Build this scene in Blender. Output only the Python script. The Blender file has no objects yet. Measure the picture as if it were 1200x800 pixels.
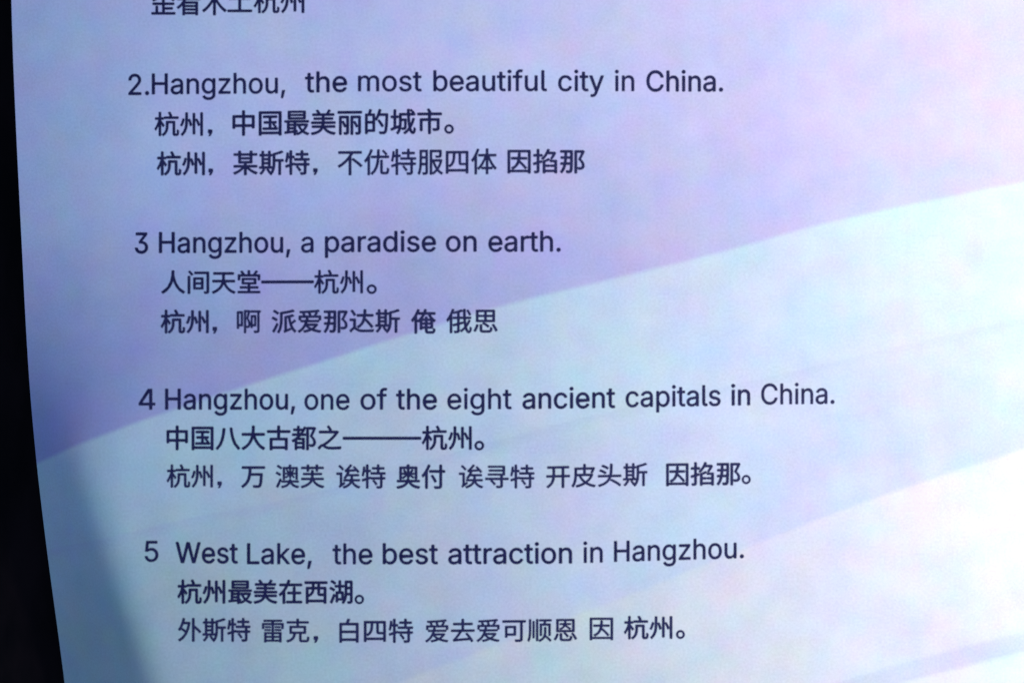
import bpy, bmesh, math
import numpy as np

# ------------------------------------------------------------------ units
# One step on the sheet (u, v) is 1/1200 of the 170 mm wide view.
K = 0.17 / 1200.0
D = 0.17 * 50.0 / 36.0           # camera height over the flat part of the sheet

sc = bpy.context.scene
C = sc.collection

# ------------------------------------------------------------------ camera
cam_d = bpy.data.cameras.new('camera')
cam_d.lens = 50.0
cam_d.sensor_width = 36.0
cam_d.clip_start = 0.01
cam_d.clip_end = 20.0
cam_d.dof.use_dof = True
cam_d.dof.focus_distance = D + 0.0085
cam_d.dof.aperture_fstop = 6.3
cam = bpy.data.objects.new('camera', cam_d)
cam.location = (0, 0, D)
C.objects.link(cam)
sc.camera = cam

# ------------------------------------------------------------------ light
w = bpy.data.worlds.new('World')
sc.world = w
w.use_nodes = True
bg = w.node_tree.nodes['Background']
bg.inputs['Color'].default_value = (0.30, 0.44, 0.76, 1)
bg.inputs['Strength'].default_value = 0.50

def area(name, loc, target, size, watts, col):
    l = bpy.data.lights.new(name, 'AREA')
    l.shape = 'DISK'; l.size = size; l.energy = watts; l.color = col
    o = bpy.data.objects.new(name, l)
    o.location = loc
    d = np.array(target) - np.array(loc)
    from mathutils import Vector
    o.rotation_euler = Vector(d).to_track_quat('-Z', 'Y').to_euler()
    C.objects.link(o)
    return o
area('lamp', (0.26, 0.03, 0.22), (0.03, 0.0, 0.0), 0.12, 1.02, (1.0, 0.94, 0.93))

sc.view_settings.view_transform = 'Standard'
sc.view_settings.look = 'None'
sc.view_settings.exposure = 0.0
sc.view_settings.gamma = 1.0
sc.render.engine = 'CYCLES'

# ------------------------------------------------------------------ the sheet's shape
SL = 380.0                       # the bend lies to the left of this line
FV = [-600, 300, 400, 500, 600, 700, 800, 1000]
FB = [360, 320, 245, 160, 150, 178, 222, 260]          # where the tilt begins
FE = [-40, -20, 0, 22, 84, 112, 148, 190]              # where it is complete: a soft fold at the lower corner
def e0(v): return 2.0 + 0.018 * v            # left edge of the sheet before bending
EY = [-600, -200, 0, 100, 200, 300, 400, 500, 600, 700, 800, 900, 1500]
EX = [10, 10, 13, 17, 21.5, 26, 30.5, 38, 48.5, 60, 73, 84, 100]
def soft(v, xs, ys):
    return float(np.mean(np.interp(v + np.linspace(-70, 70, 15), xs, ys)))
def profile(v, th0):
    """x, z tables along the row, from SL leftwards to the edge"""
    n = 80
    fb, fe = soft(v, FV, FB), soft(v, FV, FE)
    L = SL - e0(v)
    a = np.linspace(0, 1, n)
    q = np.clip((fb - (SL - a * L)) / (fb - fe), 0, 1)
    th = th0 * q * q * (3 - 2 * q)
    ds = L / (n - 1)
    x = np.concatenate([[0], np.cumsum((np.cos(th[1:]) + np.cos(th[:-1])) / 2 * ds)])
    z = np.concatenate([[0], np.cumsum((np.sin(th[1:]) + np.sin(th[:-1])) / 2 * ds)])
    return SL - x, -z * K
def proj_x(x, z): return 600 + (x - 600) * D / (D - z)
V0, V1, NV = -520.0, 1560.0, 209
rows_v = np.linspace(V0, V1, NV)
TH = []
for v in rows_v:
    goal = soft(v, EY, EX)
    lo, hi = 0.0, 1.5
    for _ in range(30):
        m = (lo + hi) / 2
        x, z = profile(v, m)
        if proj_x(x[-1], z[-1]) < goal: lo = m
        else: hi = m
    TH.append(lo)
TH = np.array(TH)
tabs = [profile(v, th) for v, th in zip(rows_v, TH)]
TX = np.array([t[0] for t in tabs]); TZ = np.array([t[1] for t in tabs])

def P3(u, v):
    """sheet coordinates to world (arrays)"""
    u = np.asarray(u, float); v = np.asarray(v, float)
    fv = np.clip((v - V0) / (V1 - V0) * (NV - 1), 0, NV - 1.0001)
    i = fv.astype(int); f = fv - i
    a = np.clip((SL - u) / (SL - e0(v)), 0, 1) * 79
    j = np.minimum(a.astype(int), 78); g = a - j
    def bil(T): return ((T[i, j] * (1 - f) + T[i + 1, j] * f) * (1 - g) + (T[i, j + 1] * (1 - f) + T[i + 1, j + 1] * f) * g)
    x = np.where(u < SL, bil(TX), u); z = np.where(u < SL, bil(TZ), 0.0)
    r = np.clip(u - 700, 0, None) / 500
    z = z - 0.0016 * r * r
    z = z + 0.00022 * np.sin(u * 0.011 + v * 0.006) * np.sin(v * 0.009 + 1.0 - u * 0.003)
    return (x - 600) * K, (400 - v) * K, z
def to_sheet(px, py):
    """the place on the sheet that a ray through the view point meets"""
    u = np.array(px, float); v = np.array(py, float)
    for _ in range(25):
        x, y, z = P3(u, v)
        qx = 600 + x / K * D / (D - z); qy = 400 - y / K * D / (D - z)
        u = u + (px - qx) * 0.9; v = v + (py - qy) * 0.9
    return u, v

# ------------------------------------------------------------------ node helpers
class NT:
    def __init__(s, name):
        s.m = bpy.data.materials.new(name); s.m.use_nodes = True
        s.t = s.m.node_tree; s.b = s.t.nodes['Principled BSDF']
    def n(s, typ, **kw):
        o = s.t.nodes.new(typ)
        for a, b in kw.items(): setattr(o, a, b)
        return o
    def put(s, sock, val):
        if hasattr(val, 'is_output') or hasattr(val, 'node'): s.t.links.new(val, sock)
        else: sock.default_value = val
    def math(s, op, a, b=0.0, c=None, clamp=False):
        o = s.n('ShaderNodeMath', operation=op, use_clamp=clamp)
        s.put(o.inputs[0], a); s.put(o.inputs[1], b)
        if c is not None: s.put(o.inputs[2], c)
        return o.outputs[0]
    def step(s, x, e_0, e_1, a=0.0, b=1.0, kind='SMOOTHSTEP'):
        o = s.n('ShaderNodeMapRange', interpolation_type=kind)
        s.put(o.inputs[0], x); s.put(o.inputs[1], e_0); s.put(o.inputs[2], e_1); s.put(o.inputs[3], a); s.put(o.inputs[4], b)
        return o.outputs[0]
    def mix(s, f, a, b, mode='MIX'):
        o = s.n('ShaderNodeMix', data_type='RGBA', blend_type=mode)
        s.put(o.inputs[0], f); s.put(o.inputs[6], a); s.put(o.inputs[7], b)
        return o.outputs[2]
    def curve(s, x, pts):
        """piecewise smooth v(u), both 0..1200"""
        o = s.n('ShaderNodeFloatCurve')
        c = o.mapping.curves[0]
        xs = [(p[0] + 200) / 2000 for p in pts]; ys = [(p[1] + 200) / 1400 for p in pts]
        while len(c.points) < len(pts): c.points.new(0.5, 0.5)
        for p, a, b in zip(c.points, xs, ys): p.location = (a, b)
        o.mapping.use_clip = False; o.mapping.update()
        s.put(o.inputs['Value'], s.math('DIVIDE', s.math('ADD', x, 200.0), 2000.0))
        return s.math('SUBTRACT', s.math('MULTIPLY', o.outputs[0], 1400.0), 200.0)
    def noise(s, vec, scale, detail=2.0, rough=0.5, color=False, off=(0, 0, 0), sc3=(1, 1, 1)):
        mp = s.n('ShaderNodeMapping'); s.put(mp.inputs[0], vec)
        mp.inputs['Location'].default_value = off; mp.inputs['Scale'].default_value = sc3
        o = s.n('ShaderNodeTexNoise'); s.put(o.inputs['Vector'], mp.outputs[0])
        o.inputs['Scale'].default_value = scale; o.inputs['Detail'].default_value = detail; o.inputs['Roughness'].default_value = rough
        return o.outputs['Color'] if color else o.outputs['Fac']
def rgb(r, g, b): return (r, g, b, 1.0)

# ------------------------------------------------------------------ materials
def mat_print():
    s = NT('printed_paper')
    uv = s.n('ShaderNodeUVMap', uv_map='print').outputs[0]     # u, v / 1200
    sx = s.n('ShaderNodeSeparateXYZ'); s.put(sx.inputs[0], uv)
    u = s.math('MULTIPLY', sx.outputs[0], 1200.0); v = s.math('MULTIPLY', sx.outputs[1], 1200.0)
    # lavender field, deeper towards the big curve
    edge = s.curve(u, [(-200, 600), (0, 551), (100, 517), (180, 488), (285, 453), (380, 423), (480, 391), (590, 358), (700, 331), (850, 294), (950, 266), (1133, 226), (1200, 213), (1800, 90)])
    dist = s.math('SUBTRACT', edge, v)                          # > 0 above the curve
    lav = s.mix(s.step(dist, 0.0, 330.0), rgb(0.375, 0.43, 0.73), rgb(0.60, 0.70, 0.96))
    lav = s.mix(s.step(u, 150.0, 1000.0, 0.0, 0.75, 'LINEAR'), lav, rgb(0.84, 0.76, 0.97))
    # pale cyan field under the curve
    cy = s.mix(s.step(u, 50.0, 1100.0), rgb(0.50, 0.70, 0.80), rgb(0.77, 0.90, 0.97))
    cy = s.mix(s.step(dist, -10.0, -260.0), cy, s.mix(s.step(u, 50.0, 900.0), rgb(0.43, 0.60, 0.63), rgb(0.74, 0.82, 0.95)))  # lower-left colour also dimmed a little to deepen the fold's shade
    col = s.mix(s.step(dist, -4.0, 4.0), cy, lav)
    # faint stripes of the printed design
    l1 = s.curve(u, [(-200, 700), (100, 637), (230, 607), (330, 588), (560, 524), (700, 487), (880, 448), (1040, 411), (1200, 375), (1800, 240)])
    d1 = s.math('SUBTRACT', v, l1)
    a1 = s.math('MULTIPLY', s.step(d1, -4.0, 0.0), s.step(d1, 14.0, 1.0))
    col = s.mix(s.math('MULTIPLY', a1, s.step(u, 150.0, 900.0, 0.20, 0.10)), col, rgb(0.42, 0.46, 0.74))
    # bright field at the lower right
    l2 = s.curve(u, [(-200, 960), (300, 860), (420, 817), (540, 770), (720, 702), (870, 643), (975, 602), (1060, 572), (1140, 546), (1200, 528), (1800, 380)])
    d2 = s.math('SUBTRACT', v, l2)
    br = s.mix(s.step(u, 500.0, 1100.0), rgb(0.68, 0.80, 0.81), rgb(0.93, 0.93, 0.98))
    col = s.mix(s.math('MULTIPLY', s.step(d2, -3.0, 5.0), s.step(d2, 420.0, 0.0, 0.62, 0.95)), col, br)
    # lavender stripe at the bottom right with white below it
    l3 = s.curve(u, [(-200, 1130), (600, 925), (980, 801), (1090, 769), (1200, 742), (1800, 600)])
    d3 = s.math('SUBTRACT', v, l3)
    wdt = s.math('MULTIPLY', s.step(d3, -4.0, 5.0), s.step(d3, 30.0, 20.0))
    col = s.mix(s.math('MULTIPLY', wdt, 0.75), col, rgb(0.76, 0.76, 0.87))
    col = s.mix(s.step(d3, 20.0, 30.0), col, rgb(0.95, 0.98, 1.0))
    # soft pink, cyan and green clouding, imitating image-compression blotches
    n1 = s.noise(uv, 13.0, 3.0, 0.55, True)
    n2 = s.noise(uv, 34.0, 2.0, 0.5, True, (3.1, 7.7, 0))
    # colour noise snapped to small cells, imitating compression blocks
    sn = s.n('ShaderNodeVectorMath', operation='SNAP'); s.put(sn.inputs[0], uv); sn.inputs[1].default_value = (1 / 52.0, 1 / 52.0, 1.0)
    n3 = s.noise(sn.outputs[0], 21.0, 2.0, 0.6, True, (9.3, 2.2, 0))
    n4 = s.noise(uv, 30.0, 2.0, 0.6, True, (5, 5, 0), (3.5, 0.35, 1))
    def sig(c, amp):
        a = s.n('ShaderNodeVectorMath', operation='SUBTRACT'); s.put(a.inputs[0], c); a.inputs[1].default_value = (0.5, 0.5, 0.5)
        b = s.n('ShaderNodeVectorMath', operation='MULTIPLY'); s.put(b.inputs[0], a.outputs[0]); b.inputs[1].default_value = amp
        return b.outputs[0]
    def vadd(a, b):
        o = s.n('ShaderNodeVectorMath', operation='ADD'); s.put(o.inputs[0], a); s.put(o.inputs[1], b); return o.outputs[0]
    tot = vadd(sig(n1, (0.40, 0.28, 0.24)), sig(n2, (0.28, 0.22, 0.22)))
    tot = vadd(tot, sig(n3, (0.11, 0.09, 0.06)))
    tot = vadd(tot, sig(n4, (0.05, 0.05, 0.04)))
    fine = s.noise(uv, 420.0, 2.0, 0.7, False)
    fv = s.math('MULTIPLY', s.math('SUBTRACT', fine, 0.5), 0.34)
    cx = s.n('ShaderNodeCombineXYZ')
    for q in range(3): s.put(cx.inputs[q], fv)
    tot = vadd(tot, cx.outputs[0])
    one = vadd(tot, (1.0, 1.0, 1.0)) if False else None
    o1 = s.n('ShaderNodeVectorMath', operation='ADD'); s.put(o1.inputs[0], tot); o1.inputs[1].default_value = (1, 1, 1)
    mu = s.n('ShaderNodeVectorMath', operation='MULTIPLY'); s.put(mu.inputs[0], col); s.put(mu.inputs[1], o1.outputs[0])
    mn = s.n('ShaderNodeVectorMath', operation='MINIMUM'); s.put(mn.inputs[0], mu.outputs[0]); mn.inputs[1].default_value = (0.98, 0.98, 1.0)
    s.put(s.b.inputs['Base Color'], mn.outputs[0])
    s.b.inputs['Roughness'].default_value = 0.55
    s.b.inputs['Specular IOR Level'].default_value = 0.25
    bm = s.n('ShaderNodeBump'); bm.inputs['Strength'].default_value = 0.12; bm.inputs['Distance'].default_value = 0.0001
    s.put(bm.inputs['Height'], s.noise(uv, 260.0, 4.0, 0.65))
    s.put(s.b.inputs['Normal'], bm.outputs[0])
    return s.m

def mat_ink(name, base):
    s = NT(name)
    g = s.n('ShaderNodeNewGeometry').outputs['Position']
    f = s.noise(g, 900.0, 4.0, 0.7)
    c = s.mix(s.step(f, 0.3, 0.75), base, rgb(base[0] * 2.2 + .008, base[1] * 2.2 + .008, base[2] * 1.6 + .012))
    s.put(s.b.inputs['Base Color'], c)
    s.b.inputs['Roughness'].default_value = 0.5
    s.b.inputs['Specular IOR Level'].default_value = 0.3
    return s.m

def mat_table():
    s = NT('dark_tabletop')
    g = s.n('ShaderNodeNewGeometry').outputs['Position']
    f = s.noise(g, 90.0, 4.0, 0.6, False, (0, 0, 0), (1, .35, 1))
    c = s.mix(s.step(f, 0.35, 0.75), rgb(0.0025, 0.0028, 0.0042), rgb(0.0120, 0.0080, 0.0100))
    s.put(s.b.inputs['Base Color'], c)
    s.b.inputs['Roughness'].default_value = 0.8
    s.b.inputs['Specular IOR Level'].default_value = 0.05
    return s.m

M_print = mat_print(); M_table = mat_table()
M_back = NT('paper_back').m
M_back.node_tree.nodes['Principled BSDF'].inputs['Base Color'].default_value = (0.60, 0.68, 0.68, 1)
M_back.node_tree.nodes['Principled BSDF'].inputs['Roughness'].default_value = 0.8
M_ink = mat_ink('ink_strong', rgb(0.005, 0.006, 0.058))
M_ink2 = mat_ink('ink_plain', rgb(0.009, 0.011, 0.070))

# ------------------------------------------------------------------ the tabletop
zmin = float(TZ.min())
bm = bmesh.new()
bmesh.ops.create_cube(bm, size=1.0)
for vt in bm.verts: vt.co = (vt.co.x * 1.3, vt.co.y * 0.9, vt.co.z * 0.03)
bmesh.ops.bevel(bm, geom=[e for e in bm.edges], offset=0.003, segments=3, affect='EDGES')
me = bpy.data.meshes.new('tabletop'); bm.to_mesh(me); bm.free()
tab = bpy.data.objects.new('tabletop', me); C.objects.link(tab)
tab.location = (0.02, -0.02, zmin - 0.0011 - 0.015)
me.materials.append(M_table)
tab['kind'] = 'structure'

# ------------------------------------------------------------------ the sheet
root = bpy.data.objects.new('printed_page', None)
root.location = (0, 0, zmin - 0.001); C.objects.link(root)
root['label'] = 'lavender and pale blue page of numbered English and Chinese sentences, left edge curling down'
root['category'] = 'printed page'
def child(name, me, mat):
    o = bpy.data.objects.new(name, me); C.objects.link(o); o.parent = root
    o.matrix_parent_inverse.identity()
    o.location = (0, 0, -root.location.z)
    if mat: me.materials.append(mat)
    return o

W = 1482.0
NU, NR = 260, 190
aa = np.linspace(0, 1, NU)
verts, uvs = [], []
tt = np.linspace(V0, V1, NR)
for v in tt:
    a = aa ** 1.6                         # finer columns near the curled edge
    u = e0(v) + a * W
    x, y, z = P3(u, np.full(NU, v))
    for q in range(NU):
        verts.append((x[q], y[q], z[q])); uvs.append((u[q] / 1200, v / 1200))
TK = 0.00030
n = len(verts)
faces = []
for r in range(NR - 1):
    for c in range(NU - 1):
        i = r * NU + c
        faces.append((i, i + NU, i + NU + 1, i + 1))
nf = len(faces)
low = [(x, y, z - TK) for x, y, z in verts]
# the lower skin, a little inside along the left so that the cut edge shows as a thin line
faces += [tuple(j + n for j in reversed(f)) for f in faces]
for r in range(NR - 1):
    i = r * NU; faces.append((i, i + n, i + NU + n, i + NU))
    i = r * NU + NU - 1; faces.append((i, i + NU, i + NU + n, i + n))
for c in range(NU - 1):
    faces.append((c, c + 1, c + 1 + n, c + n))
    i = (NR - 1) * NU + c; faces.append((i, i + n, i + 1 + n, i + 1))
me = bpy.data.meshes.new('sheet')
me.from_pydata(verts + low, [], faces)
uvl = me.uv_layers.new(name='print')
lv = np.zeros(len(me.loops), dtype=np.int32); me.loops.foreach_get('vertex_index', lv)
allu = np.array(uvs + uvs, dtype=np.float32)
uvl.data.foreach_set('uv', allu[lv].ravel())
sheet = child('sheet', me, M_print); me.materials.append(M_back)
for i, p in enumerate(me.polygons):
    p.use_smooth = i < 2 * nf
    if i >= nf: p.material_index = 1

# ------------------------------------------------------------------ the printed lines
LIFT = 0.00003
def glyph_mesh(txt, weight):
    cu = bpy.data.curves.new('t', 'FONT')
    cu.body = txt; cu.size = 1.0; cu.resolution_u = 4; cu.offset = weight
    o = bpy.data.objects.new('t', cu); C.objects.link(o)
    bpy.context.view_layer.update()
    dg = bpy.context.evaluated_depsgraph_get()
    m = bpy.data.meshes.new_from_object(o.evaluated_get(dg))
    co = np.zeros(len(m.vertices) * 3); m.vertices.foreach_get('co', co); co = co.reshape(-1, 3)
    fs = [tuple(p.vertices) for p in m.polygons]
    bpy.data.objects.remove(o); bpy.data.curves.remove(cu); bpy.data.meshes.remove(m)
    return co, fs

# outlines of the Latin letters and figures: advance, vertices, faces (1/1000 of the type size)
GLYPHS = {
',': (187, '38,-119 68,71 137,71 84,-119', '0,2,1 0,3,2'),
'.': (187, '95,-4 83,-3 73,1 63,9 55,18 51,29 50,41 51,53 55,64 63,73 73,81 83,85 95,87 107,85 118,81 128,73 135,64 140,53 141,41 140,29 135,18 128,9 118,1 107,-3', '11,13,12 10,13,11 10,14,13 10,15,14 9,15,10 8,15,9 8,16,15 7,16,8 7,17,16 6,17,7 6,18,17 5,18,6 5,19,18 4,19,5 4,20,19 3,20,4 3,21,20 2,21,3 2,22,21 1,22,2 1,23,22 0,23,1'),
'2': (453, '64,0 64,47 234,229 252,248 268,266 282,282 294,298 303,312 311,327 316,341 319,356 320,371 319,389 315,405 308,419 298,431 287,441 273,449 258,455 241,458 224,460 205,458 188,454 172,447 159,438 148,427 139,413 132,398 128,381 127,362 66,362 68,391 75,418 86,442 102,464 121,482 143,496 168,507 196,513 225,516 254,513 281,507 306,497 328,482 346,465 361,445 372,423 379,398 381,372 380,354 377,336 371,318 363,299 351,280 336,259 317,235 294,209 267,180 153,60 153,57 389,57 389,0', '38,40,39 38,41,40 37,41,38 37,42,41 36,42,37 36,43,42 35,43,36 35,44,43 34,44,35 34,20,44 20,19,44 19,45,44 33,21,34 21,20,34 18,45,19 33,22,21 17,45,18 33,23,22 16,45,17 33,24,23 16,46,45 32,24,33 15,46,16 32,25,24 14,46,15 32,26,25 14,47,46 13,47,14 31,26,32 31,27,26 12,47,13 12,48,47 31,28,27 30,28,31 11,48,12 30,29,28 11,49,48 10,49,11 9,49,10 9,50,49 8,50,9 8,51,50 7,51,8 7,52,51 6,52,7 6,53,52 5,53,6 4,53,5 4,54,53 3,54,4 3,55,54 2,55,3 2,56,55 1,56,2 1,57,56 1,58,57 1,59,58 1,60,59 1,61,60 0,61,1'),
'3': (453, '218,-7 188,-5 159,1 133,10 108,22 88,38 70,57 57,79 48,104 44,132 109,132 112,115 118,100 126,87 137,76 150,66 165,59 182,54 200,51 219,50 239,51 258,55 275,61 291,69 304,80 315,93 323,108 328,125 329,145 328,163 323,180 316,196 306,211 292,223 275,234 254,241 229,246 201,248 157,248 157,299 288,448 288,452 70,452 70,509 372,509 372,461 211,278 211,289 247,290 279,286 308,276 333,262 354,244 371,222 383,198 391,173 393,145 390,116 383,90 370,66 354,45 333,27 309,12 281,2 251,-5', '42,44,43 42,45,44 42,41,45 41,40,45 40,46,45 39,47,40 47,46,40 38,47,39 47,49,48 38,49,47 38,50,49 38,51,50 38,37,51 37,52,51 36,52,37 35,52,36 35,53,52 34,53,35 33,53,34 32,53,33 32,54,53 31,54,32 31,55,54 30,55,31 29,55,30 29,56,55 28,56,29 27,56,28 27,57,56 8,10,9 8,11,10 26,57,27 26,58,57 8,12,11 25,58,26 7,12,8 7,13,12 24,58,25 24,59,58 7,14,13 23,59,24 6,14,7 6,15,14 22,59,23 6,16,15 22,60,59 21,60,22 6,17,16 5,17,6 20,60,21 5,18,17 19,60,20 5,19,18 5,60,19 5,61,60 4,61,5 4,62,61 3,62,4 3,63,62 2,63,3 2,64,63 1,64,2 1,0,64'),
'4': (453, '282,0 343,0 343,509 282,509 40,105 282,105 282,163 40,163 40,163 109,163 282,439 282,509 247,509 343,105 413,105 413,163 343,163', '0,1,2,3 4,5,6,7 8,9,10,11,12 13,14,15,16'),
'5': (453, '221,-7 192,-5 165,1 140,11 118,25 99,41 83,60 71,82 63,105 60,130 122,130 125,115 130,102 138,89 148,78 160,68 173,60 188,54 204,51 221,50 241,51 259,56 276,64 291,75 304,89 314,104 322,122 326,141 328,162 326,183 321,203 314,221 303,237 290,251 275,262 257,270 238,275 218,277 201,276 184,273 167,268 152,262 139,255 128,246 67,253 96,509 366,509 366,452 151,452 134,301 136,301 148,311 162,318 178,325 194,330 212,333 229,334 252,332 274,328 294,321 313,311 330,299 345,285 358,269 370,251 379,231 386,210 390,187 391,163 388,132 381,102 369,76 352,52 332,32 309,15 282,3 253,-4', '44,48,45 48,46,45 48,47,46 44,49,48 55,57,56 54,57,55 54,58,57 53,58,54 53,59,58 52,59,53 52,60,59 51,60,52 51,61,60 50,61,51 44,50,49 44,61,50 44,39,61 39,38,61 38,62,61 38,37,62 37,63,62 36,63,37 35,63,36 44,40,39 34,63,35 34,64,63 44,41,40 44,42,41 33,64,34 44,43,42 33,65,64 32,65,33 31,65,32 31,66,65 30,66,31 30,67,66 29,67,30 29,68,67 28,68,29 28,69,68 27,69,28 26,69,27 26,70,69 8,10,9 8,11,10 25,70,26 8,12,11 7,12,8 24,70,25 24,71,70 7,13,12 7,14,13 23,71,24 6,14,7 6,15,14 23,72,71 22,72,23 6,16,15 21,72,22 6,17,16 5,17,6 20,72,21 5,18,17 20,73,72 19,73,20 5,19,18 5,73,19 4,73,5 4,74,73 3,74,4 3,75,74 2,75,3 2,76,75 1,76,2 1,0,76'),
'C': (510, '267,-7 225,-3 186,7 150,25 119,49 92,79 70,115 53,157 44,203 40,254 44,305 53,352 70,393 92,429 119,459 150,484 186,501 225,512 267,516 293,514 317,511 340,504 362,496 383,485 402,471 419,456 435,438 448,418 459,397 467,373 473,348 408,348 404,365 397,380 389,395 380,407 369,418 357,428 344,437 330,444 315,449 300,453 284,455 267,456 237,453 209,445 184,432 161,414 141,391 125,364 113,332 106,295 103,254 106,213 113,177 125,145 141,117 161,94 184,76 210,63 237,56 267,53 284,54 300,56 315,60 330,65 344,72 357,81 369,90 380,102 389,114 397,128 404,144 408,160 473,160 467,135 459,112 448,91 435,71 420,53 402,38 383,24 363,13 341,5 317,-2 293,-6', '17,19,18 17,20,19 16,20,17 16,21,20 16,22,21 15,22,16 15,23,22 15,24,23 14,24,15 14,25,24 13,44,14 44,43,14 43,25,14 42,25,43 42,26,25 41,26,42 13,45,44 40,26,41 39,26,40 13,46,45 38,26,39 38,27,26 37,27,38 13,47,46 12,47,13 36,27,37 35,27,36 35,28,27 12,48,47 34,28,35 34,29,28 33,29,34 11,48,12 11,49,48 32,29,33 32,30,29 31,30,32 11,50,49 10,50,11 10,51,50 9,51,10 9,52,51 8,52,9 8,53,52 8,54,53 7,54,8 7,55,54 72,74,73 72,75,74 6,55,7 6,56,55 71,75,72 71,76,75 70,76,71 6,57,56 5,57,6 69,76,70 69,77,76 68,77,69 5,58,57 68,78,77 67,78,68 66,78,67 4,58,5 4,59,58 65,78,66 65,79,78 64,79,65 4,60,59 63,79,64 62,79,63 4,61,60 61,79,62 61,80,79 4,80,61 3,80,4 3,81,80 2,81,3 2,82,81 2,83,82 1,83,2 1,84,83 1,85,84 0,85,1'),
'H': (517, '60,0 60,509 125,509 125,289 392,289 392,509 457,509 457,0 392,0 392,232 125,232 125,0', '0,2,1 0,3,2 4,6,5 4,7,6 0,10,3 10,4,3 10,9,4 9,7,4 0,11,10 8,7,9'),
'L': (393, '60,0 60,509 125,509 125,57 361,57 361,0', '0,2,1 0,3,2 0,4,3 0,5,4'),
'W': (686, '155,0 16,509 82,509 163,196 167,179 172,162 175,145 179,128 183,111 187,94 190,76 194,58 197,40 189,40 193,58 196,76 200,94 203,111 207,128 211,145 215,162 220,179 224,196 306,509 380,509 462,196 466,179 470,162 474,145 478,128 482,111 486,94 490,76 494,58 497,40 488,40 492,58 495,76 499,94 503,111 506,128 510,145 515,162 519,179 523,196 603,509 670,509 530,0 455,0 368,323 362,345 357,368 351,391 346,417 341,445 336,475 350,475 345,446 340,420 335,395 330,371 324,347 318,323 230,0', '0,2,1 0,3,2 22,55,23 55,24,23 55,56,24 56,25,24 44,46,45 44,47,46 22,54,55 57,25,56 58,53,57 53,25,57 22,58,54 58,53,54 22,59,58 52,25,53 22,60,59 51,25,52 22,61,60 50,25,51 22,62,61 49,25,50 22,63,62 48,25,49 0,4,3 21,63,22 48,26,25 43,47,44 0,5,4 20,63,21 48,27,26 42,47,43 0,6,5 19,63,20 48,28,27 41,47,42 0,7,6 18,63,19 48,29,28 40,47,41 0,8,7 17,63,18 48,30,29 39,47,40 0,9,8 16,63,17 48,31,30 38,47,39 0,10,9 15,63,16 48,32,31 37,47,38 0,14,10 14,11,10 48,36,32 36,33,32 14,11,15 11,63,15 36,33,37 33,47,37 12,63,11 34,47,33 0,13,14 48,35,36 0,12,13 0,63,12 48,34,35 48,47,34'),
'a': (389, '160,-9 137,-7 115,-3 94,5 76,15 60,29 48,45 38,63 32,84 30,108 32,128 36,146 43,161 53,174 64,184 78,193 92,200 108,206 125,211 143,214 161,217 178,220 200,223 218,225 234,227 247,229 257,231 265,235 271,240 274,246 276,255 276,257 275,272 272,285 267,297 260,307 251,315 240,322 227,327 212,330 196,331 178,330 163,327 149,322 137,316 127,309 118,301 110,292 104,283 100,274 41,291 51,313 64,331 79,346 95,358 114,368 133,375 153,380 173,383 194,384 208,384 223,382 239,379 255,375 271,369 286,360 300,350 312,336 322,320 330,301 335,278 337,251 337,0 277,0 277,52 272,52 267,43 260,34 252,25 242,16 229,8 215,1 199,-4 181,-7 170,45 192,47 211,51 228,59 242,68 254,80 263,93 270,108 274,122 276,138 276,190 272,187 267,184 259,182 251,180 241,178 231,176 221,174 210,173 200,171 191,170 182,169 175,168 161,166 147,163 134,159 122,153 112,147 103,139 97,130 93,118 92,105 93,93 96,82 102,72 109,64 119,57 130,52 142,48 156,46', '58,60,59 58,61,60 57,61,58 57,62,61 56,62,57 56,63,62 55,63,56 55,64,63 55,65,64 54,65,55 54,66,65 53,66,54 53,67,66 52,67,53 52,40,67 40,39,67 39,68,67 51,41,52 41,40,52 51,42,41 38,68,39 51,43,42 37,68,38 51,44,43 36,68,37 36,69,68 51,45,44 35,69,36 50,45,51 50,46,45 34,69,35 34,70,69 50,47,46 33,70,34 50,48,47 49,48,50 32,70,33 32,71,70 31,71,32 30,71,31 29,71,30 29,72,71 28,72,29 27,72,28 26,94,27 94,72,27 25,94,26 24,94,25 23,94,24 22,94,23 21,94,22 20,94,21 19,94,20 18,94,19 17,94,18 16,94,17 15,94,16 14,94,15 14,95,94 93,72,94 14,96,95 14,97,96 13,97,14 13,98,97 13,99,98 13,100,99 13,101,100 13,102,101 12,102,13 12,103,102 12,104,103 12,105,104 12,106,105 12,107,106 12,108,107 12,109,108 11,109,12 11,110,109 11,111,110 11,112,111 10,112,11 10,113,112 92,72,93 10,114,113 9,114,10 91,72,92 9,115,114 8,115,9 90,72,91 8,116,115 89,72,90 8,117,116 7,117,8 7,118,117 88,74,89 74,72,89 7,119,118 87,74,88 7,120,119 6,120,7 86,75,87 75,74,87 6,121,120 6,122,121 86,76,75 73,72,74 85,76,86 6,123,122 84,76,85 6,84,123 6,76,84 5,76,6 5,77,76 5,78,77 4,78,5 4,79,78 4,80,79 3,80,4 3,81,80 2,81,3 2,82,81 1,82,2 1,83,82 0,83,1'),
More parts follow.
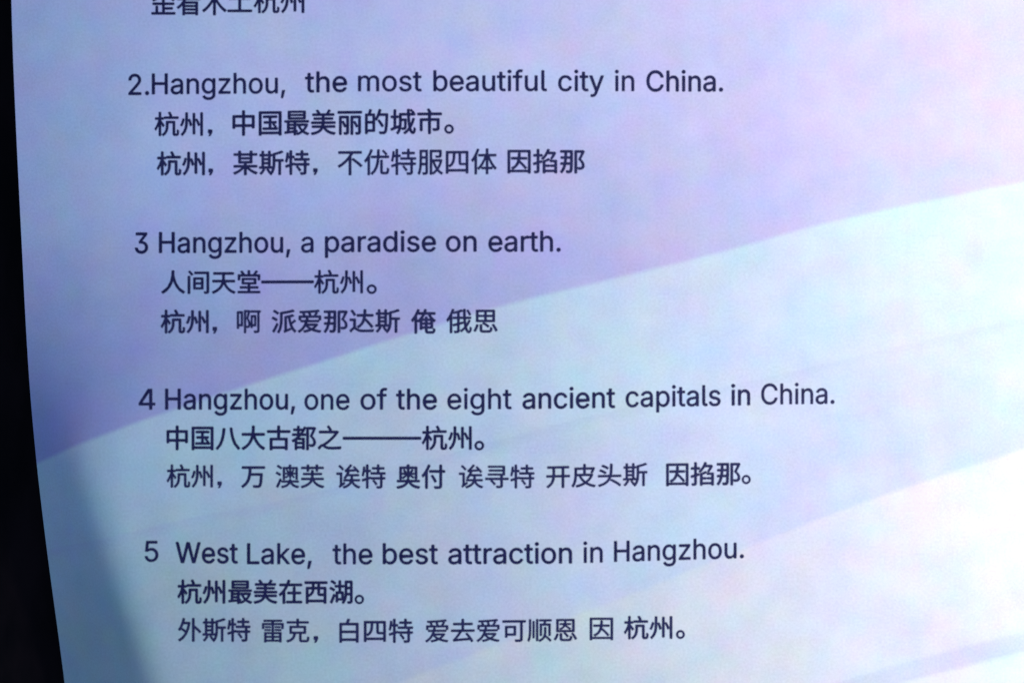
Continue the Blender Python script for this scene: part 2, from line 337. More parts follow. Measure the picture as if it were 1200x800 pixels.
'b': (424, '229,-8 208,-7 189,-3 172,4 159,12 147,21 138,31 130,41 123,50 118,59 112,59 112,0 53,0 53,509 114,509 114,319 118,319 123,327 130,336 137,346 147,355 158,364 171,373 188,379 207,383 229,384 259,382 287,374 313,361 335,342 354,320 370,293 381,261 388,227 390,189 388,151 381,116 370,84 355,57 336,34 313,16 288,3 260,-6 220,47 242,49 262,55 279,66 294,80 306,97 316,117 323,139 327,163 328,189 327,215 323,239 316,261 307,281 295,298 280,311 262,322 243,328 220,330 198,328 178,322 161,312 147,299 134,282 125,263 118,241 114,216 113,189 114,162 118,138 125,115 135,95 147,78 162,65 179,55 198,49', '12,14,13 12,15,14 24,26,25 23,26,24 23,27,26 22,27,23 22,28,27 21,28,22 20,28,21 20,29,28 19,29,20 18,29,19 18,61,29 61,30,29 17,61,18 17,62,61 60,30,61 17,63,62 59,30,60 16,63,17 16,64,63 58,30,59 58,31,30 12,16,15 12,68,16 68,67,16 67,66,16 66,65,16 65,64,16 57,31,58 56,31,57 56,32,31 55,32,56 55,33,32 54,33,55 12,69,68 53,33,54 53,34,33 12,70,69 52,34,53 12,71,70 51,34,52 51,35,34 50,35,51 12,72,71 50,36,35 49,36,50 12,73,72 48,36,49 48,37,36 12,74,73 47,37,48 12,10,74 10,75,74 47,38,37 46,38,47 10,76,75 45,38,46 10,9,76 9,77,76 12,11,10 8,77,9 45,39,38 44,39,45 8,78,77 7,78,8 43,39,44 7,43,78 7,39,43 6,39,7 6,40,39 5,40,6 4,40,5 4,41,40 3,41,4 2,41,3 2,42,41 1,42,2 1,0,42'),
'c': (395, '207,-8 174,-5 144,3 117,16 93,35 72,58 56,85 44,116 37,150 34,187 37,225 44,260 56,291 72,318 93,341 117,360 144,374 174,382 207,384 226,384 243,381 260,377 276,371 291,364 305,356 318,346 330,335 340,322 349,308 356,293 362,277 303,262 300,272 295,281 290,289 284,297 278,304 270,311 261,316 252,321 242,325 231,328 220,329 207,330 184,328 163,321 145,310 130,296 118,278 108,258 102,236 98,212 96,187 98,163 102,139 108,117 118,97 130,80 145,66 163,55 184,49 207,46 220,47 232,49 243,52 253,55 262,60 271,66 279,73 285,80 292,89 297,98 301,107 304,117 363,102 357,86 350,70 341,56 331,43 319,32 306,21 292,12 277,5 261,-1 244,-5 226,-7', '17,19,18 17,20,19 16,20,17 16,21,20 16,22,21 15,22,16 15,23,22 15,24,23 14,24,15 14,25,24 14,26,25 13,43,14 43,26,14 43,42,26 42,27,26 13,44,43 41,27,42 13,45,44 40,27,41 39,27,40 39,28,27 13,46,45 38,28,39 12,46,13 37,28,38 36,28,37 12,47,46 36,29,28 35,29,36 34,29,35 12,48,47 34,30,29 11,48,12 33,30,34 32,30,33 11,49,48 32,31,30 10,49,11 10,50,49 10,51,50 9,51,10 9,52,51 8,52,9 8,53,52 8,54,53 7,54,8 7,55,54 7,56,55 72,74,73 6,56,7 71,74,72 71,75,74 70,75,71 6,57,56 69,75,70 69,76,75 5,57,6 5,58,57 68,76,69 67,76,68 67,77,76 66,77,67 5,59,58 65,77,66 4,59,5 65,78,77 64,78,65 4,60,59 63,78,64 62,78,63 4,61,60 61,78,62 4,78,61 4,79,78 3,79,4 3,80,79 3,81,80 2,81,3 2,82,81 2,83,82 1,83,2 1,84,83 1,85,84 0,85,1'),
'd': (424, '195,-8 165,-6 137,3 111,16 89,34 70,57 55,84 43,116 36,151 34,189 36,227 43,261 55,293 70,320 89,342 112,361 137,374 165,382 196,384 218,383 237,379 253,373 267,364 278,355 287,346 295,336 301,327 306,319 311,319 311,509 372,509 372,0 313,0 313,59 307,59 301,50 295,41 287,31 277,21 266,12 252,4 236,-3 217,-7 205,47 226,49 246,55 263,65 278,78 290,95 299,115 306,138 310,162 312,189 310,216 306,241 300,263 290,282 278,299 263,312 246,322 227,328 205,330 182,328 162,322 145,311 130,298 118,281 108,261 102,239 98,215 96,189 98,163 102,139 109,117 118,97 130,80 145,66 162,55 182,49', '28,30,29 28,31,30 17,19,18 17,20,19 16,20,17 16,21,20 15,21,16 15,22,21 15,23,22 14,23,15 14,24,23 14,25,24 13,61,14 61,25,14 61,26,25 13,62,61 60,26,61 59,26,60 13,63,62 59,27,26 58,27,59 13,64,63 12,64,13 58,28,27 58,57,28 57,56,28 56,55,28 55,54,28 54,31,28 12,65,64 12,66,65 11,66,12 11,67,66 10,67,11 10,68,67 53,31,54 10,69,68 9,69,10 52,31,53 9,70,69 9,71,70 51,31,52 8,71,9 8,72,71 50,31,51 7,72,8 7,73,72 49,31,50 7,74,73 6,74,7 48,31,49 6,75,74 47,33,48 33,31,48 5,75,6 5,76,75 46,33,47 5,77,76 45,34,46 34,33,46 45,35,34 32,31,33 4,77,5 4,78,77 44,35,45 44,36,35 4,43,78 43,36,44 4,36,43 4,37,36 3,37,4 3,38,37 3,39,38 2,39,3 2,40,39 2,41,40 1,41,2 1,42,41 0,42,1'),
'e': (404, '212,-8 177,-5 145,3 117,16 92,35 72,58 56,85 44,116 37,150 34,187 36,224 44,258 55,290 71,317 91,340 115,359 142,373 172,382 205,384 226,383 246,380 266,374 285,366 303,355 319,341 334,324 347,305 357,282 365,256 370,227 371,194 371,169 75,169 75,221 338,221 310,202 308,226 304,248 298,269 288,286 277,301 263,314 246,323 227,328 205,330 183,328 164,323 146,313 131,301 119,286 109,270 102,251 97,231 96,211 96,178 98,151 102,127 110,106 121,88 135,73 151,61 169,53 190,48 212,46 227,47 241,49 254,53 265,58 276,65 285,73 294,82 300,93 306,105 365,91 358,72 348,55 335,39 320,26 302,14 283,4 261,-3 237,-7', '17,19,18 17,20,19 16,20,17 16,21,20 16,22,21 15,22,16 15,23,22 14,23,15 14,24,23 14,25,24 13,45,14 45,44,14 44,25,14 43,25,44 42,25,43 13,46,45 42,26,25 41,26,42 13,47,46 12,47,13 40,26,41 12,48,47 40,27,26 39,27,40 12,49,48 11,49,12 11,50,49 38,27,39 38,28,27 11,51,50 37,28,38 10,51,11 37,29,28 10,52,51 36,29,37 10,33,52 33,53,52 36,34,29 34,30,29 35,34,36 9,33,10 9,32,33 53,34,33 53,30,34 54,30,53 54,31,30 8,32,9 55,31,54 8,31,32 8,55,31 8,56,55 7,56,8 7,57,56 6,57,7 6,58,57 71,73,72 70,73,71 70,74,73 6,59,58 5,59,6 69,74,70 5,60,59 68,74,69 68,75,74 67,75,68 5,61,60 66,75,67 4,61,5 66,76,75 4,62,61 65,76,66 64,76,65 4,63,62 63,76,64 4,76,63 4,77,76 3,77,4 3,78,77 2,78,3 2,79,78 2,80,79 1,80,2 1,81,80 0,81,1'),
'f': (253, '228,379 228,327 6,327 6,379 81,0 81,432 82,452 87,470 96,486 107,499 120,510 135,519 152,525 169,529 187,530 201,530 212,529 222,527 231,525 238,523 243,521 227,468 224,470 220,471 215,472 209,473 202,474 195,474 178,472 164,468 154,460 147,449 143,435 142,419 142,0', '13,15,14 13,16,15 12,16,13 12,17,16 12,18,17 11,18,12 11,19,18 11,20,19 11,21,20 10,21,11 9,23,10 23,22,10 22,21,10 8,25,9 25,24,9 24,23,9 7,27,8 27,26,8 26,25,8 7,28,27 7,29,28 6,29,7 6,30,29 6,31,30 5,31,6 5,32,31 5,33,32 4,33,5 4,34,33 2,0,3 2,1,0'),
'g': (425, '207,-151 180,-149 156,-146 134,-140 114,-132 97,-122 82,-110 70,-97 59,-84 51,-69 101,-41 107,-49 114,-57 122,-66 131,-74 142,-82 154,-88 169,-93 187,-96 207,-97 236,-95 261,-87 282,-75 298,-58 308,-34 311,-6 311,68 306,68 301,60 294,51 287,41 277,32 266,23 252,16 236,10 217,6 195,5 165,7 138,14 113,27 90,43 71,65 55,90 43,120 36,154 34,191 36,229 43,263 55,293 71,320 90,342 112,361 138,374 166,382 196,384 218,383 237,379 253,373 267,365 279,356 288,346 296,336 302,327 308,319 313,319 313,379 372,379 372,-9 370,-40 363,-67 350,-90 334,-109 314,-124 291,-136 265,-144 237,-149 205,59 227,61 246,66 264,75 278,87 290,103 300,121 307,142 311,166 312,193 311,219 307,242 300,264 291,283 279,299 264,312 247,322 227,328 205,330 182,328 163,322 145,312 130,298 118,282 109,262 102,241 98,218 96,193 98,167 102,144 109,123 118,104 131,88 145,76 163,66 183,61', '53,55,54 53,56,55 52,56,53 64,66,65 64,67,66 52,57,56 51,57,52 51,58,57 51,59,58 50,59,51 50,60,59 50,61,60 49,94,50 94,61,50 94,62,61 49,95,94 93,62,94 92,62,93 49,96,95 92,63,62 91,63,92 49,97,96 48,97,49 91,64,63 91,90,64 90,89,64 89,88,64 88,87,64 87,67,64 48,98,97 48,99,98 47,99,48 47,100,99 46,100,47 46,101,100 86,67,87 46,102,101 45,102,46 85,67,86 45,103,102 45,104,103 84,67,85 44,104,45 44,105,104 83,67,84 43,105,44 43,106,105 82,67,83 43,107,106 81,67,82 42,107,43 42,108,107 80,26,81 26,67,81 41,108,42 41,109,108 79,26,80 41,110,109 78,27,79 27,26,79 78,28,27 25,67,26 41,111,110 77,28,78 40,111,41 40,76,111 76,28,77 76,29,28 40,29,76 40,30,29 39,30,40 39,31,30 39,32,31 38,32,39 38,33,32 38,34,33 37,34,38 37,35,34 36,35,37 24,67,25 24,68,67 23,68,24 23,69,68 9,11,10 9,12,11 9,13,12 22,69,23 9,14,13 22,70,69 8,14,9 8,15,14 21,70,22 8,16,15 7,16,8 20,70,21 7,17,16 20,71,70 7,18,17 19,71,20 7,19,18 7,71,19 6,71,7 6,72,71 5,72,6 4,72,5 4,73,72 3,73,4 3,74,73 2,74,3 2,75,74 1,75,2 1,0,75'),
'h': (410, '114,227 114,0 53,0 53,509 114,509 114,287 102,287 116,319 132,344 152,362 175,374 200,382 227,384 252,383 275,377 295,369 313,356 328,340 341,321 350,298 355,271 357,240 357,0 296,0 296,235 293,263 286,286 273,304 256,318 235,326 210,329 192,328 176,324 161,317 147,308 136,297 126,283 119,266 115,248', '2,4,3 2,6,4 6,5,4 11,13,12 11,14,13 10,14,11 10,15,14 9,15,10 9,16,15 8,16,9 8,17,16 7,31,8 31,17,8 31,30,17 30,18,17 29,18,30 7,32,31 28,18,29 7,33,32 28,19,18 6,33,7 27,19,28 6,34,33 6,35,34 26,19,27 26,20,19 6,36,35 2,37,6 37,36,6 25,20,26 25,21,20 2,38,37 24,21,25 2,0,38 24,22,21 23,22,24 2,1,0'),
'i': (166, '84,443 73,444 63,448 54,455 47,463 43,472 41,483 43,494 47,504 54,512 63,518 73,522 84,524 95,522 105,518 114,512 121,504 125,494 126,483 125,472 121,463 114,455 105,448 95,444 53,0 53,379 114,379 114,0', '24,26,25 24,27,26 11,13,12 10,13,11 10,14,13 9,14,10 9,15,14 8,15,9 8,16,15 7,16,8 7,17,16 6,17,7 6,18,17 5,18,6 5,19,18 4,19,5 4,20,19 3,20,4 3,21,20 2,21,3 2,22,21 1,22,2 1,23,22 0,23,1'),
'k': (380, '53,0 114,0 114,509 53,509 114,206 114,130 360,379 284,379 152,168 294,0 372,0 194,211', '0,1,2,3 4,5,6,7 8,9,10,11'),
'l': (189, '139,-2 112,0 91,8 74,20 62,37 55,59 53,84 53,509 114,509 114,99 114,83 117,71 120,62 126,57 135,53 146,52 152,52 157,52 160,53 164,53 167,54 170,54 181,3 175,1 169,0 162,-1 154,-2 147,-2', '6,8,7 6,9,8 6,10,9 5,10,6 5,11,10 5,12,11 5,13,12 4,13,5 4,14,13 20,22,21 19,22,20 18,22,19 4,15,14 17,22,18 16,22,17 15,22,16 4,22,15 3,22,4 2,22,3 1,22,2 1,23,22 1,24,23 1,25,24 0,25,1 0,26,25 0,27,26'),
'm': (609, '53,0 53,379 112,379 112,295 108,295 114,314 122,331 132,346 144,358 158,368 172,376 187,382 203,385 219,386 245,383 268,375 287,361 303,342 314,320 321,295 312,295 318,312 326,329 337,343 350,356 364,366 381,375 398,381 417,385 437,386 458,385 478,380 497,372 514,361 529,346 541,328 550,307 555,283 557,255 557,0 496,0 496,254 493,279 485,298 473,313 456,323 438,329 419,330 402,329 387,326 374,320 363,312 353,302 345,290 340,277 336,263 335,247 335,0 274,0 274,260 272,280 265,297 253,311 238,322 220,328 199,330 185,329 171,326 158,320 145,312 135,302 126,289 119,274 115,257 114,238 114,0', '12,14,13 28,30,29 11,14,12 27,30,28 27,31,30 11,15,14 10,15,11 26,31,27 26,32,31 0,2,1 0,4,2 4,3,2 9,15,10 25,32,26 9,16,15 25,33,32 8,16,9 24,33,25 8,17,16 24,34,33 7,17,8 23,34,24 23,35,34 6,17,7 22,47,23 47,35,23 6,65,17 65,18,17 5,66,6 66,65,6 64,18,65 22,48,47 46,35,47 5,67,66 22,49,48 21,49,22 45,35,46 45,36,35 63,18,64 5,68,67 21,50,49 44,36,45 62,18,63 5,69,68 62,19,18 21,51,50 4,69,5 43,36,44 20,51,21 4,70,69 20,52,51 61,19,62 43,37,36 20,53,52 4,71,70 42,37,43 60,20,61 20,19,61 0,72,4 72,71,4 60,53,20 60,54,53 42,38,37 59,54,60 41,38,42 59,55,54 0,73,72 59,56,55 58,56,59 0,74,73 41,39,38 40,39,41 58,57,56 0,75,74'),
'n': (409, '114,227 114,0 53,0 53,379 112,379 112,287 102,287 116,319 132,344 152,362 175,374 200,382 227,384 252,383 275,377 295,369 313,356 328,340 341,321 350,298 355,271 357,240 357,0 296,0 296,235 293,263 286,286 273,304 256,318 235,326 210,329 192,328 176,324 161,317 147,308 136,297 126,283 119,266 115,248', '11,13,12 11,14,13 10,14,11 2,4,3 2,6,4 6,5,4 10,15,14 9,15,10 9,16,15 8,16,9 8,17,16 7,31,8 31,17,8 31,30,17 30,18,17 29,18,30 7,32,31 28,18,29 7,33,32 28,19,18 6,33,7 27,19,28 6,34,33 6,35,34 26,19,27 26,20,19 6,36,35 2,37,6 37,36,6 25,20,26 25,21,20 2,38,37 24,21,25 2,0,38 24,22,21 23,22,24 2,1,0'),
'o': (415, '207,-8 174,-5 144,3 117,16 93,35 72,58 56,85 44,116 37,150 34,187 37,225 44,260 56,291 72,318 93,341 117,360 144,374 174,382 207,384 241,382 271,374 299,360 323,341 343,318 359,291 371,260 379,225 381,187 379,150 371,116 359,85 343,58 323,35 299,16 271,3 241,-5 207,46 231,49 252,55 270,66 285,80 298,97 307,117 314,139 318,163 319,187 318,212 314,236 307,258 298,278 285,296 270,310 252,321 231,328 207,330 184,328 163,321 145,310 130,296 118,278 108,258 102,236 98,212 96,187 98,163 102,139 108,117 118,97 130,80 145,66 163,55 184,49', '17,19,18 16,19,17 16,20,19 15,20,16 15,21,20 14,21,15 14,22,21 13,22,14 13,54,22 54,23,22 13,55,54 53,23,54 13,56,55 52,23,53 13,57,56 51,23,52 12,57,13 51,24,23 12,58,57 50,24,51 12,59,58 49,24,50 11,59,12 49,25,24 11,60,59 48,25,49 10,60,11 48,26,25 10,61,60 47,26,48 10,62,61 46,26,47 46,27,26 9,62,10 9,63,62 45,27,46 8,63,9 8,64,63 44,27,45 44,28,27 8,65,64 43,28,44 43,29,28 7,65,8 7,66,65 42,29,43 7,67,66 41,29,42 6,67,7 41,30,29 6,68,67 40,30,41 5,68,6 40,31,30 5,69,68 39,31,40 5,70,69 38,31,39 4,70,5 38,32,31 4,71,70 37,32,38 4,36,71 36,32,37 4,32,36 3,32,4 3,33,32 2,33,3 2,34,33 1,34,2 1,35,34 0,35,1'),
'p': (424, '53,-143 53,379 112,379 112,319 118,319 123,327 130,336 137,346 147,355 158,364 171,373 188,379 207,383 229,384 259,382 287,374 313,361 335,342 354,320 370,293 381,261 388,227 390,189 388,151 381,116 370,84 355,57 336,34 313,16 288,3 260,-6 229,-8 208,-7 189,-3 173,4 159,12 147,21 138,31 130,41 124,50 118,59 114,59 114,-143 220,47 242,49 262,55 279,66 294,80 306,97 316,117 323,139 327,163 328,189 327,215 323,239 316,261 307,281 295,298 280,311 262,322 243,328 220,330 198,328 178,322 161,312 147,299 134,282 125,263 118,241 114,216 113,189 114,162 118,138 125,115 135,95 147,78 162,65 179,55 198,49', '12,14,13 11,14,12 11,15,14 0,2,1 0,3,2 10,15,11 10,16,15 9,16,10 8,16,9 8,17,16 7,17,8 6,17,7 6,61,17 61,18,17 5,61,6 5,62,61 60,18,61 5,63,62 59,18,60 4,63,5 4,64,63 58,18,59 58,19,18 0,4,3 0,68,4 68,67,4 67,66,4 66,65,4 65,64,4 57,19,58 56,19,57 56,20,19 55,20,56 55,21,20 54,21,55 0,69,68 53,21,54 53,22,21 0,70,69 52,22,53 0,71,70 51,22,52 51,23,22 50,23,51 0,72,71 50,24,23 49,24,50 0,73,72 48,24,49 48,25,24 0,41,73 41,74,73 47,25,48 41,75,74 47,26,25 46,26,47 41,76,75 45,26,46 41,40,76 40,77,76 0,42,41 39,77,40 45,27,26 44,27,45 39,78,77 38,78,39 43,27,44 38,43,78 38,27,43 37,27,38 37,28,27 36,28,37 35,28,36 35,29,28 34,29,35 33,29,34 33,30,29 32,30,33 32,31,30'),
'r': (259, '53,0 53,379 112,379 112,321 115,321 124,339 137,354 152,367 171,377 191,383 213,385 218,385 223,385 229,384 235,384 240,384 243,384 243,322 241,323 236,324 230,324 223,325 215,326 207,326 190,324 174,321 159,315 146,306 135,296 126,284 119,269 115,254 114,237 114,0', '9,11,10 9,12,11 9,13,12 9,14,13 9,15,14 9,16,15 9,17,16 8,17,9 0,2,1 0,3,2 7,17,8 6,17,7 5,19,6 19,18,6 18,17,6 4,23,5 23,22,5 22,21,5 21,20,5 20,19,5 4,24,23 4,25,24 0,4,3 0,31,4 31,30,4 30,29,4 29,28,4 28,27,4 27,26,4 26,25,4 0,32,31 0,33,32'),
's': (365, '182,-8 157,-7 133,-3 112,3 93,12 76,24 62,38 50,54 41,73 36,94 94,107 101,87 111,72 124,60 141,52 160,47 181,45 206,47 227,53 244,62 258,74 265,88 268,103 266,115 262,126 254,136 243,144 229,150 212,155 149,170 118,180 92,192 72,208 58,227 50,249 47,274 49,295 55,314 65,332 79,347 95,360 115,370 137,378 161,383 187,384 212,383 234,379 254,372 271,363 286,352 299,339 309,324 318,308 324,290 268,277 262,291 254,304 243,316 228,325 210,331 187,333 166,331 147,326 131,317 119,305 111,292 109,277 110,264 115,253 124,243 136,235 152,229 172,223 229,209 261,200 287,187 306,171 320,153 328,131 331,107 329,85 323,65 312,47 298,31 281,18 260,6 236,-2 210,-7', '43,45,44 43,46,45 42,46,43 42,47,46 41,47,42 41,48,47 40,48,41 40,49,48 39,49,40 39,50,49 38,50,39 38,60,50 60,51,50 38,61,60 59,51,60 37,61,38 37,62,61 58,51,59 37,63,62 57,51,58 57,52,51 37,64,63 56,52,57 36,64,37 56,53,52 36,65,64 55,53,56 35,65,36 35,66,65 54,53,55 35,67,66 34,67,35 34,68,67 34,69,68 33,69,34 33,70,69 33,71,70 33,72,71 32,72,33 32,73,72 32,74,73 31,74,32 31,75,74 30,75,31 30,76,75 29,76,30 29,77,76 28,77,29 27,77,28 27,78,77 26,78,27 25,78,26 24,78,25 24,79,78 23,79,24 22,79,23 9,11,10 22,80,79 21,80,22 8,11,9 20,80,21 8,12,11 20,81,80 19,81,20 7,12,8 7,13,12 19,82,81 18,82,19 7,14,13 6,14,7 17,82,18 6,15,14 16,82,17 16,83,82 6,16,15 6,83,16 5,83,6 5,84,83 4,84,5 4,85,84 3,85,4 3,86,85 2,86,3 2,87,86 1,87,2 1,0,87'),
't': (227, '204,379 204,327 6,327 6,379 65,471 126,471 126,98 127,83 130,70 136,61 144,55 156,51 170,50 175,50 180,50 185,51 191,52 197,53 202,54 213,2 207,0 200,-2 192,-3 184,-3 176,-4 168,-4 138,-1 113,7 92,21 77,41 68,64 65,93', '31,5,4 31,6,5 2,0,3 2,1,0 31,7,6 30,7,31 30,8,7 30,9,8 29,9,30 29,10,9 29,11,10 17,19,18 16,19,17 15,19,16 29,12,11 14,19,15 13,19,14 12,19,13 29,19,12 28,19,29 27,19,28 26,19,27 26,20,19 26,21,20 25,21,26 25,22,21 25,23,22 25,24,23'),
'u': (410, '182,-5 158,-3 135,2 115,11 97,23 82,39 69,59 60,82 54,109 53,139 53,379 114,379 114,144 116,117 124,94 137,75 154,61 175,53 200,50 218,51 234,55 249,62 263,71 274,83 283,97 290,113 295,132 296,153 296,379 357,379 357,0 298,0 298,92 307,92 294,60 277,35 257,17 234,5 209,-3', '9,11,10 9,12,11 27,29,28 27,30,29 26,30,27 9,13,12 8,13,9 25,33,26 33,30,26 8,14,13 24,33,25 7,14,8 23,32,24 32,33,24 7,15,14 23,34,32 34,31,32 34,30,33 22,34,23 6,15,7 6,16,15 21,34,22 20,34,21 6,17,16 20,35,34 31,30,34 5,17,6 19,35,20 5,18,17 18,35,19 5,35,18 4,35,5 4,36,35 3,36,4 3,37,36 2,37,3 2,38,37 1,38,2 1,0,38'),
'y': (389, '47,-139 61,-86 71,-87 83,-89 94,-90 104,-89 113,-86 122,-81 130,-74 138,-64 145,-51 151,-36 163,-1 17,379 84,379 165,155 173,132 180,109 187,87 193,64 199,42 206,21 184,21 190,42 196,64 202,87 209,110 216,132 224,155 305,379 371,379 204,-58 196,-77 187,-93 177,-107 165,-119 153,-128 139,-136 125,-141 109,-144 91,-145 82,-145 73,-144 65,-143 57,-142 52,-140', '12,14,13 12,15,14 28,30,29 28,31,30 12,16,15 27,31,28 26,31,27 12,17,16 25,21,26 21,31,26 12,18,17 24,21,25 12,19,18 23,20,24 20,21,24 12,23,19 23,20,19 12,22,23 12,21,22 12,31,21 11,31,12 10,31,11 9,31,10 9,32,31 8,32,9 7,32,8 7,33,32 6,33,7 0,2,1 5,33,6 0,3,2 4,33,5 0,4,3 0,33,4 0,34,33 0,35,34 0,36,35 0,37,36 0,38,37 45,38,0 44,38,45 44,39,38 43,39,44 42,39,43 42,40,39 41,40,42'),
'z': (380, '42,0 42,46 254,320 254,323 48,323 48,379 333,379 333,331 126,60 126,56 339,56 339,0', '4,6,5 4,7,6 4,3,7 3,2,7 2,8,7 1,8,2 1,9,8 1,10,9 1,11,10 0,11,1')}
CAPH = max(int(p.split(',')[1]) for p in GLYPHS['H'][1].split())
def word_mesh(txt):
    co, fs, pen = [], [], 0
    for ch in txt:
        adv, vs, fc = GLYPHS[ch]
        base = len(co)
        co += [(pen + int(p.split(',')[0]), int(p.split(',')[1])) for p in vs.split()]
        fs += [tuple(int(i) + base for i in q.split(',')) for q in fc.split()]
        pen += adv
    return np.array(co, float), fs
def latin(txt, x0, x1, yb0, yb1=None, cap=23.9):
    """word fitted between x0 and x1 on a baseline"""
    if yb1 is None: yb1 = yb0
    co, fs = word_mesh(txt)
    a, b = co[:, 0].min(), co[:, 0].max()
    f = (co[:, 0] - a) / (b - a)
    px = x0 + f * (x1 - x0)
    py = (yb0 + f * (yb1 - yb0)) - co[:, 1] * cap / CAPH
    return px, py, fs
def han(txt, x0, x1, y0, y1, dy=0.0, wt=0.0):
    """characters fitted to the ink box x0..x1, y0..y1; dy lifts the right end"""
    co, fs = glyph_mesh(txt, wt)
    a, b = co[:, 0].min(), co[:, 0].max(); c, d = co[:, 1].min(), co[:, 1].max()
    f = (co[:, 0] - a) / (b - a)
    px = x0 + f * (x1 - x0)
    py = y1 - (co[:, 1] - c) / (d - c) * (y1 - y0) + f * dy
    return px, py, fs
def rule(x0, x1, y, y2, th=2.6):
    nn = 24; px, py, fs = [], [], []
    for q in range(nn + 1):
        f = q / nn; yy = y + (y2 - y) * f
        px += [x0 + (x1 - x0) * f] * 2; py += [yy - th / 2, yy + th / 2]
    for q in range(nn): fs.append((2 * q, 2 * q + 1, 2 * q + 3, 2 * q + 2))
    return np.array(px), np.array(py), fs
def comma(x, y):     # tadpole comma; x, y = centre of its head
    px, py, fs = [], [], []
    pts = [(-2.1, -1.9), (2.2, -1.9), (2.3, 1.0), (0.4, 4.9), (-1.6, 5.4), (0.1, 1.9), (-2.1, 1.9)]
    for a, b in pts: px.append(x + a); py.append(y + b)
    return np.array(px), np.array(py), [tuple(range(len(pts)))]

def line(pieces, mat, bold=0.34):
    vs, fs = [], []
    # each piece is laid down a few times with a tiny spread: ink gain
    spread = [(-bold, 0), (bold, 0), (0, -bold), (0, bold)]
    for k_, (px, py, f) in [(k_, p) for k_ in range(4) for p in pieces]:
        h = 0.80 + 0.42 * ((px[0] * 0.137 + py[0] * 0.071) % 1.0)     # some words took more ink than others
        px = px + spread[k_][0] * h; py = py + spread[k_][1] * h
        u, v = to_sheet(px, py)
        x, y, z = P3(u, v)
        # lift along the local normal
        e = 1.0
        ax = np.array(P3(u + e, v)); ay = np.array(P3(u, v - e)); p = np.array((x, y, z))
        nrm = np.cross((ax - p).T, (ay - p).T); nrm /= np.linalg.norm(nrm, axis=1)[:, None]
        q = p.T + nrm * (LIFT + k_ * 0.000004)
        base = len(vs)
        vs += [tuple(r) for r in q]
        fs += [tuple(i + base for i in ff) for ff in f]
    me = bpy.data.meshes.new('text_line')
    me.from_pydata(vs, [], fs)
    b2 = bmesh.new(); b2.from_mesh(me)
    bmesh.ops.recalc_face_normals(b2, faces=b2.faces)
    if sum(f.normal.z * f.calc_area() for f in b2.faces) < 0: bmesh.ops.reverse_faces(b2, faces=b2.faces)
    b2.to_mesh(me); b2.free()
    return child('text_line', me, mat)

line([han('歪看木', 178, 265.5, -12, 18), han('土杭州', 267, 356.3, -12.5, 15.8)], M_ink, 0.56)

line([latin('2.', 151, 174.5, 111.3), latin('Hangzhou,', 178.4, 334, 110.6, 109.4), latin('the', 358, 406.4, 108.4, 107.6),
      latin('most', 420, 494, 107), latin('beautiful', 508.3, 640.8, 106.8), latin('city', 654.5, 707.5, 106.8),
      latin('in', 721, 743, 106.9), latin('China.', 758, 847, 107.2)], M_ink, 0.46)
line([han('杭州', 181.5, 237.5, 131.5, 159.6), comma(246.3, 154.2), han('中国最美丽的城市', 273, 517.5, 129.8, 159.2, -2.2),
      han('。', 521.2, 531.4, 146.3, 156.6)], M_ink, 0.56)
line([han('杭州', 184.3, 239.7, 177.8, 205.6), comma(247, 200), han('某斯特', 273.6, 362.5, 177.2, 205.6, -.6), comma(369.6, 199.6),
      han('不优特服四体', 396, 582, 175.4, 205.4, -1.2), han('因掐那', 595.3, 685, 175, 203)], M_ink2, 0.54)

line([latin('3', 158.6, 173.2, 296.7), latin('Hangzhou,', 186.8, 340, 296.2, 295.8), latin('a', 353.3, 367.2, 295.6),
      latin('paradise', 381.3, 510.6, 295.2, 294.6), latin('on', 523, 558.2, 294.6), latin('earth.', 572.8, 656.8, 294.6)], M_ink, 0.46)
line([han('人间天堂', 189.4, 304.8, 317, 344), rule(306.6, 367.4, 330.4, 330.2), han('杭州', 368.4, 425, 316.4, 344),
      han('。', 430.2, 441.2, 333.6, 344)], M_ink, 0.56)
line([han('杭州', 188.8, 244.2, 363, 390.4), comma(251.8, 385.2), han('啊', 278, 305.4, 363.5, 390), han('派爱那达斯', 318.8, 468.4, 363, 390.4, -.6),
      han('俺', 482.2, 510.6, 362.4, 390.4), han('俄思', 523.4, 583, 362, 390)], M_ink2, 0.54)

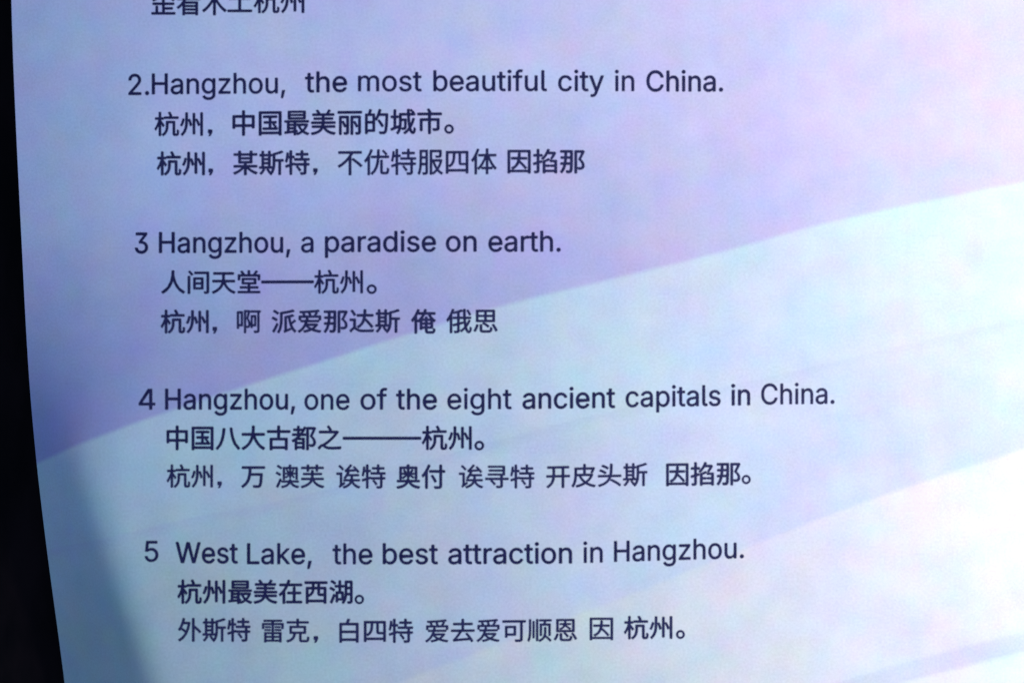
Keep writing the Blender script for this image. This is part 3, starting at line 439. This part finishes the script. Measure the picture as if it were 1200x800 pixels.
line([latin('4', 163, 181.8, 479.5), latin('Hangzhou,', 194, 345.6, 479.4), latin('one', 357.2, 409.4, 479.6), latin('of', 422.8, 453.6, 479.4),
      latin('the', 464.6, 511.7, 479.3), latin('eight', 524.6, 599.4, 479.2, 478.8), latin('ancient', 612.8, 720.6, 478.6, 477.4),
      latin('capitals', 733.6, 844.2, 476.6, 475), latin('in', 857.4, 878.7, 474.6, 474.3), latin('China.', 892.4, 977.6, 473.6, 472.6)], M_ink, 0.46)
line([han('中国八大古都之', 195.8, 399.8, 498.6, 526.8), rule(402.2, 493.2, 513.2, 513.2), han('杭州', 494.8, 552.4, 498.8, 526.8),
      han('。', 556.5, 567, 516.6, 527)], M_ink, 0.56)
line([han('杭州', 195.8, 249.2, 544, 571), comma(257.4, 566), han('万', 283, 310.4, 546.4, 571), han('澳芙', 323.2, 380, 544.2, 571.4),
      han('诶特', 394.6, 451.6, 544, 571.8), han('奥付', 465, 521.4, 544, 572), han('诶寻特', 538.2, 626, 544.2, 571.6),
      han('开皮头斯', 640.6, 758.4, 544.6, 571.8, -2.6), han('因掐那', 781.2, 867.4, 542, 569, -1.2), han('。', 869.6, 879.4, 556.4, 566.6)], M_ink2, 0.54)

line([latin('5', 170, 185.4, 657.4), latin('West', 206.3, 278.5, 658.8, 659.4), latin('Lake,', 290, 365, 660.2), latin('the', 390.2, 436.2, 660.4),
      latin('best', 449, 513, 660.2), latin('attraction', 525.8, 670, 660.2, 659.4), latin('in', 684, 706, 658.8, 658.4),
      latin('Hangzhou.', 720, 871.4, 657.6, 653.2)], M_ink, 0.46)
line([han('杭州最美在西湖', 208.4, 412.8, 678.8, 706.8), han('。', 416, 426.3, 696.6, 707)], M_ink, 0.56)
line([han('外斯特', 209, 293.2, 723.8, 751.4), han('雷克', 307.5, 362.4, 724.6, 752), comma(370.2, 747), han('白四特', 398.2, 483.8, 724.6, 752.2),
      han('爱去爱可顺恩', 498.6, 676, 725.2, 752.4, -1.6), han('因', 691.5, 718.2, 723.4, 749.2), han('杭州', 731.6, 787.5, 721.4, 748.4, -.4),
      han('。', 792.7, 802.2, 738, 747.6)], M_ink2, 0.54)
